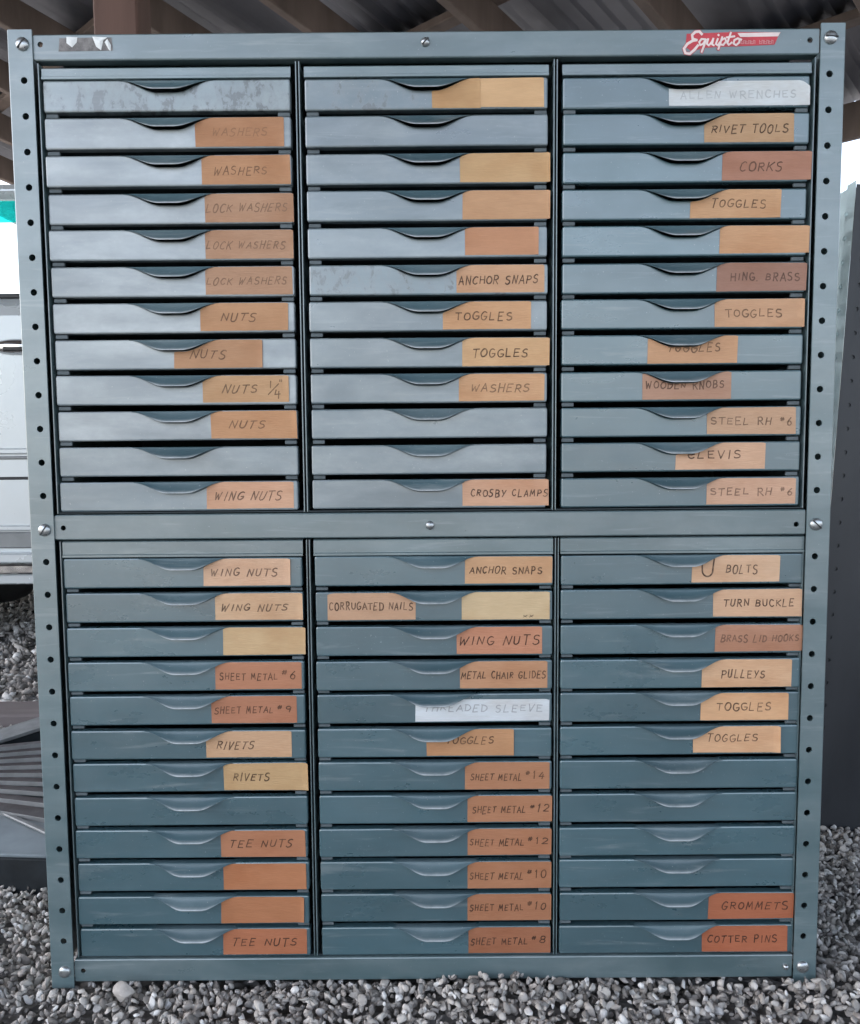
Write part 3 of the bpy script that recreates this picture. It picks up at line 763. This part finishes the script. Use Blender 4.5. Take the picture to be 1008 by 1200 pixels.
while v < VB:
    beam('rafter', shed(UA+.05, v), shed(UB-.06, v), .042, .14, M['timber'], -.036); v += .598
for u in (-3.3, -2.7, -2.0, -1.35, -.6, .2, 1.0, 1.8, 2.6, 3.35):
    beam('purlin', shed(u, VA+.03), shed(u, VB-.03), .07, .034, M['timber'], 0.0)
beam('eave_beam', shed(3.865, VA), shed(3.865, VB), .03, .15, M['timber'], .0)
beam('ridge_beam', shed(-3.4, VA), shed(-3.4, VB), .05, .22, M['timber'], -.178)
for u, v in ((.86, -1.75), (3.70, -6.05), (-3.4, -6.05), (-3.4, 3.2), (3.70, 3.2)):
    p = shed(u, v); zt = p.z-(.19 if u > 0 else .385)
    b = MB().bbox(p.x-.07, p.x+.07, p.y-.07, p.y+.07, -.05, zt, .005)
    if u == .86: b = MB().bbox(p.x-.045, p.x+.045, p.y-.045, p.y+.045, -.05, p.z-.04, .004)
    loc(b.build('shed_post', M['postwood'], car_port))

# ------------------------------------------------------------------ the parked car behind, to the left
M['carpaint'] = simple('silver_white_car_paint', (.56, .60, .62), .28, .25, .04, 3, .6)
M['cargrey'] = simple('grey_car_trim', (.22, .23, .235), .45, .2, .1, 20)
M['chrome'] = simple('chrome', (.75, .76, .77), .12, 1, .04, 20)
M['rubber'] = simple('tyre_rubber', (.028, .028, .03), .75, 0, .3, 30)
M['alloy'] = simple('alloy_rim', (.5, .5, .51), .35, .8, .1, 20)
M['black'] = simple('black_plastic', (.02, .02, .021), .55, 0, .2, 40)
M['visor'] = simple('turquoise_acrylic', (.03, .85, .80), .2, 0, .05, 20); M['visor'].node_tree.nodes['Principled BSDF'].inputs['Transmission Weight'].default_value = .92; M['visor'].node_tree.nodes['Principled BSDF'].inputs['IOR'].default_value = 1.1
q = NT('car_window_glass'); q.set(Base_Color=(.9, .97, .95, 1), Roughness=.02, IOR=1.05, Transmission_Weight=1.0)
M['glass'] = q.m
YS = 1.63                                            # near side of the car
car = empty('parked_car', (-.9, YS+.85, 0), 0, 'silver white car parked behind the cabinet on the left, partly hidden by it', 'car')
def cloc(o, par=None):
    o.parent = par or car
    o.matrix_parent_inverse = Matrix.Translation(-car.location) if not par else Matrix.Identity(4); return o
XR, XF = .42, -1.95                                  # rear and front axle
WR = .31; W_ = 1.70; BELT = 1.035
def arch(xc, n=14): return [(xc+.375*math.cos(math.pi*(1-i/n)), .31+.375*math.sin(math.pi*(1-i/n))) for i in range(n+1)]
prof = [(-2.72, .36), (-2.74, .60), (-2.68, .80), (-2.50, .91), (-2.08, BELT-.03), (-1.94, BELT), (.80, BELT), (.93, .80), (.95, .40), (.80, .30)] + arch(XR)[::-1] + [(XR-.40, .25), (XF+.40, .25)] + arch(XF)[::-1]
b = MB(); n = len(prof)
cx_, cz_ = -.9, .62
def ring(y, kx, kz, dz0=0): return [(cx_+(x-cx_)*kx, y, cz_+(z-cz_)*kz) for x, z in prof+prof[:1]]
rows = [ring(YS+.05, .985, .955), ring(YS+.014, .996, .985), ring(YS, 1, 1), ring(YS+W_, 1, 1), ring(YS+W_-.014, .996, .985), ring(YS+W_-.05, .985, .955)]
b.grid(rows, 0, False)
b.add(rows[0][:-1], [tuple(range(n))]); b.add(rows[-1][:-1], [tuple(range(n))])
b = MB(); b.grid([ring(YS+.02, .99, .985), ring(YS+.006, .998, .996), ring(YS, 1, 1)], 0, False); 
b.add(ring(YS, 1, 1)[:-1], [tuple(range(n))])
b.grid([ring(YS+.02, .99, .985), ring(YS+W_-.02, .99, .985), ring(YS+W_-.006, .998, .996), ring(YS+W_, 1, 1)], 0, False)
b.add(ring(YS+W_, 1, 1)[:-1], [tuple(range(n))])
cloc(b.build('body', M['carpaint']))
def strip(name, z0, z1, out, mat, x0=-1.55, x1=.02, par=None):
    return cloc(MB().bbox(x0, x1, YS-out, YS+.004, z0, z1, min(.004, (z1-z0)*.3)).build(name, mat, par))
strip('side_moulding', .622, .640, .010, M['carpaint']); strip('side_moulding', .606, .616, .006, M['cargrey'])
strip('side_moulding', .544, .553, .003, M['black'])
strip('sill_trim', .388, .405, .012, M['carpaint'])
strip('sill_trim', .334, .384, .008, M['cargrey'])
strip('running_board', .294, .322, .045, M['carpaint']); strip('running_board', .262, .290, .055, M['chrome']); strip('running_board', .228, .259, .040, M['carpaint'])
for x in (-1.06, .06, -1.72): cloc(MB().box(x, x+.006, YS-.0012, YS+.004, .46, BELT-.01).build('door_seam', M['black']))
for ya, yb in ((YS, YS+.075), (YS+W_, YS+W_-.075)):      # shoulder line under the windows
    s_ = 1 if yb > ya else -1
    b = MB(); b.grid([[(-1.96, ya+s_*.003, BELT-.012), (.80, ya+s_*.003, BELT-.012)], [(-1.96, ya+s_*.004, BELT+.003), (.80, ya+s_*.004, BELT+.003)], [(-1.96, ya+s_*.022, BELT+.035), (.80, ya+s_*.022, BELT+.035)], [(-1.95, yb, 1.10), (.76, yb, 1.10)], [(-1.95, yb+s_*.2, 1.10), (.76, yb+s_*.2, 1.10)]], 0, False)
    cloc(b.build('door_shoulder', M['carpaint']))
b = MB().lathe((-2.165, YS+.45, .195), (1, 0, 0), [(0, .0001), (.0, .09), (.02, .115), (.60, .115), (.66, .108), (.70, .09), (.73, .05), (.735, .0001)], 28); cloc(b.build('fuel_tank', M['black']))  # dark rounded shape added under the body to suggest a tyre
# greenhouse: roof on pillars, windows between
gz0, gz1 = 1.10, 1.425
cloc(MB().bbox(-1.48, .62, YS+.15, YS+W_-.15, gz1, gz1+.045, .02).build('roof', M['carpaint']))
cloc(MB().bbox(-1.92, .80, YS+.066, YS+.09, gz0+.0005, gz0+.014, .003).build('window_sill', M['black']))
for ys in (0, 1):
    Y0 = YS+.085 if not ys else YS+W_-.085; Y1 = YS+.17 if not ys else YS+W_-.17
    sg = 1 if not ys else -1
    for xa, xb, wd, mm in ((-1.99, -1.49, .06, 'carpaint'), (-1.02, -.98, .07, 'black'), (-.02, -.04, .06, 'black'), (.72, .52, .09, 'carpaint')):
        b = MB(); vs = []
        for (xc, yy, zz) in ((xa, Y0, gz0-.004), (xb, Y1, gz1+.02)):
            vs += [(xc, yy, zz), (xc+wd, yy, zz), (xc+wd, yy+sg*.05, zz), (xc, yy+sg*.05, zz)]
        b.add(vs, [(0, 1, 2, 3), (4, 5, 6, 7), (0, 1, 5, 4), (1, 2, 6, 5), (2, 3, 7, 6), (3, 0, 4, 7)])
        cloc(b.build('pillar', M[mm]))
    for wa, wb, wc, wd_ in ((-1.92, -1.02, -.98, -1.42), (-.94, -.02, -.04, -.90), (.05, .72, .52, .03)):
        yy0, yy1 = Y0+sg*.02, Y1+sg*.02
        b = MB()
        b.add([(wa, yy0, gz0), (wb, yy0, gz0), (wc, yy1, gz1), (wd_, yy1, gz1)] + [(wa, yy0+sg*.004, gz0), (wb, yy0+sg*.004, gz0), (wc, yy1+sg*.004, gz1), (wd_, yy1+sg*.004, gz1)], [(0, 1, 2, 3), (4, 5, 6, 7), (0, 1, 5, 4), (1, 2, 6, 5), (2, 3, 7, 6), (3, 0, 4, 7)])
        cloc(b.build('side_window', M['glass']))
    if not ys:       # turquoise wind deflector along the top of the front door window
        b = MB(); f = lambda z: Y0+(Y1-Y0)*(z-gz0)/(gz1-gz0)-.012
        za, zb_ = 1.345, 1.415
        b.add([(-1.45, f(za), za), (-1.262, f(za), za), (-1.25, f(zb_), zb_), (-1.40, f(zb_), zb_)] + [(-1.45, f(za)+.004, za), (-1.262, f(za)+.004, za), (-1.25, f(zb_)+.004, zb_), (-1.40, f(zb_)+.004, zb_)], [(0, 1, 2, 3), (4, 5, 6, 7), (0, 1, 5, 4), (1, 2, 6, 5), (2, 3, 7, 6), (3, 0, 4, 7)])
        cloc(b.build('window_visor', M['visor']))
for xa, xb, nm in ((.80, .60, 'rear_window'), (-2.03, -1.48, 'windscreen')):
    cloc(MB().add([(xa, YS+.12, gz0), (xa, YS+W_-.12, gz0), (xb, YS+W_-.2, gz1), (xb, YS+.2, gz1)], [(0, 1, 2, 3)]).build(nm, M['glass']))
# handle: a chrome oval cup with a dark finger gap
hx, hz = -1.245, .944
b = MB(); rows = []
for j in range(7):
    t = j/6*math.pi/2; rows.append([(hx+.075*math.cos(t)*math.cos(a), YS-.003-.020*math.sin(t), hz+.0235*math.cos(t)*math.sin(a)) for a in [2*math.pi*i/32 for i in range(33)]])
b.grid(rows, 0, True)
hnd = cloc(b.build('door_handle', M['chrome']))
cloc(MB().bbox(hx-.03, hx+.06, YS-.0245, YS-.0195, hz-.014, hz-.001, .003).build('finger_gap', M['black']), hnd)
for xc in (XR, XF):
    for yc, sg in ((YS+.03, -1), (YS+W_-.03, 1)):
        zc_ = WR-.016
        t = MB().lathe((xc, yc, zc_), (0, sg, 0), [(-.2, .19), (-.2, .28), (-.185, WR-.006), (-.02, WR), (.0, WR-.012), (.012, .28), (.008, .215), (-.02, .2)], 48)
        wh = cloc(t.build('wheel', M['rubber']))
        rm = MB().lathe((xc, yc, zc_), (0, sg, 0), [(-.02, .203), (.002, .2), (-.01, .18), (-.03, .165), (-.012, .07), (-.004, .055), (-.003, .0001)], 40)
        cloc(rm.build('rim', M['alloy']), wh)
        cloc(MB().lathe((xc, yc+(-sg)*.02, zc_+.01), (0, -sg, 0), [(.0, .372), (.22, .372), (.22, .0001)], 32).build('wheel_well', M['black']))
cloc(MB().box(XF+.40, XR-.40, YS+.09, YS+W_-.09, .24, .29).build('underbody', M['black']))

# ------------------------------------------------------------------ second steel unit leaning at the right, back towards us
M['darksheet'] = simple('dark_grey_sheet', (.040, .042, .048), .42, .2, .3, 5, .5, .1, 20, (1, 1, .3))
M['palepost'] = simple('pale_blue_post', (.55, .66, .68), .42, .1, .15, 20)  # pale blue, brightened so the side flange carries daylight in its colour
un = empty('leaning_shelf_unit', (.626, .413, -.008), 0, 'dark steel shelf unit with pale perforated corner post, leaning beside the cabinet', 'shelf unit')
un.rotation_euler = (0, math.radians(2.75), math.radians(0))
UH = 1.062; UW = .92; UD = .30
def plate_part(name, mat, x0, x1, holes, depth, r=.0034, ax=None, zt=UH):
    b = MB(); b.plate(x0, x1, 0, zt, holes, r, 'z', 0, depth, half=.009); return b
hz = [.03+.0381*i for i in range(27)]
b = plate_part('p', 0, 0.0, .032, [(z, .016) for z in hz], .0018)
b.build('corner_post', M['darksheet'], un)
b = plate_part('p', 0, 0.0, .062, [(z, .024) for z in hz], .0018)
b.v = [(-.0005-(y), x, z) for x, y, z in b.v]
b.add([(-.0005, .062, 0), (-.0005, .062, UH), (-.0023, .062, UH), (-.0023, .062, 0)], [(0, 1, 2, 3)])
b.add([(-.0005, 0.001, 0), (-.0005, 0.001, UH+.006), (-.0005, .03, UH+.006), (-.0005, .03, 0)], [(0, 1, 2, 3)])
b.build('post_flange', M['palepost'], un)
b = plate_part('p', 0, UW-.032, UW, [(z, UW-.016) for z in hz], .0018); b.build('corner_post', M['darksheet'], un)
b = MB().bbox(.0012, UW-.0012, .0022, .0040, .004, UH-.004, .0006); 
b.build('back_panel', M['darksheet'], un)
for z in (.03, .36, .70, UH-.03): MB().bbox(.002, UW-.002, .005, UD, z-.012, z+.012, .002).build('shelf', M['darksheet'], un)
for x in (.0, UW-.03):
    MB().box(x, x+.03, UD+.001, UD+.003, 0, UH).build('corner_post', M['palepost'], un)

# ------------------------------------------------------------------ steel odds and ends lying on the gravel at the left
M['bintop'] = simple('grey_bin_steel', (.20, .235, .26), .35, .25, .2, 10)
M['binblack'] = simple('black_bin_steel', (.022, .026, .030), .4, .2, .35, 25)
M['stripsteel'] = simple('dark_channel_steel', (.075, .064, .066), .45, .3, .25, 30)
M['striplight'] = simple('worn_channel_edge', (.20, .205, .21), .45, .3, .2, 30)
M['plank'] = simple('weathered_grey_board', (.19, .165, .165), .8, 0, .2, 14, .3, .3, 60, (.2, 1, 1))
def piece(name, mats, dims, pos, rot, label, cat, group=None, extra=None):
    e = empty(name, pos, 0, label, cat, group); e.rotation_euler = rot
    return e
# low black-sided bin with a grey folded top
t = empty('steel_bin', (-.83, .25, -.012), math.radians(-4), 'low black sided steel bin with flat grey top on the gravel beside the cabinet foot', 'steel bin')
b = MB().bbox(-.32, .27, 0, .40, 0, .060, .004); b.build('bin_body', M['binblack'], t)
b = MB().bbox(-.323, .273, -.003, .403, .0605, .066, .0015); b.build('bin_top', M['bintop'], t)
e = MB().bbox(-.13, .13, -.004, .004, .0664, .0705, .001, 0, Matrix.Translation((.205, .078, 0)) @ Matrix.Rotation(math.radians(-31), 4, 'Z')); e.build('top_seam', M['striplight'], t)
NCH = 9
names_ = ['frontmost', 'second', 'third', 'fourth', 'fifth', 'sixth', 'seventh', 'eighth', 'rearmost']
for i in range(NCH):
    f = i/(NCH-1); yawd = -19+36*f
    c = empty('steel_channel', (-1.00, .485, .0555+.0052*i), math.radians(yawd), f'narrow dark steel channel fanned out on the black steel bin, {names_[i]} of the fan', 'steel channel', 'steel channels fanned out on the bin')
    wdt = .020+.012*(i == 0)
    MB().bbox(0, .62, -wdt/2, wdt/2, 0, .0045, .001).build('web', M['stripsteel'], c)
    MB().bbox(0, .62, -wdt/2-.0015, -wdt/2-.0002, -.0015, .0062, .0004).build('flange', M['striplight'], c)
c = empty('dark_beam', (-.796, .61, .050), 0, 'thick dark steel beam with a pale top edge lying behind the fanned channels', 'steel beam')
c.rotation_euler = (0, math.radians(-9), math.radians(33))
MB().bbox(-.3, .34, 0, .06, 0.0, .044, .003).build('beam_web', M['binblack'], c)
MB().bbox(-.3, .34, -.006, .062, .0443, .051, .001).build('beam_edge', M['striplight'], c)
c = MB().bbox(-.75, .62, -.055, .055, -.012, .030, .004, 0, Matrix.Translation((-1.15, 1.00, 0)) @ Matrix.Rotation(math.radians(1), 4, 'Z')).build('grey_board', M['plank'])
tag(c, 'weathered grey board lying flat on the gravel behind the black steel bin', 'board')
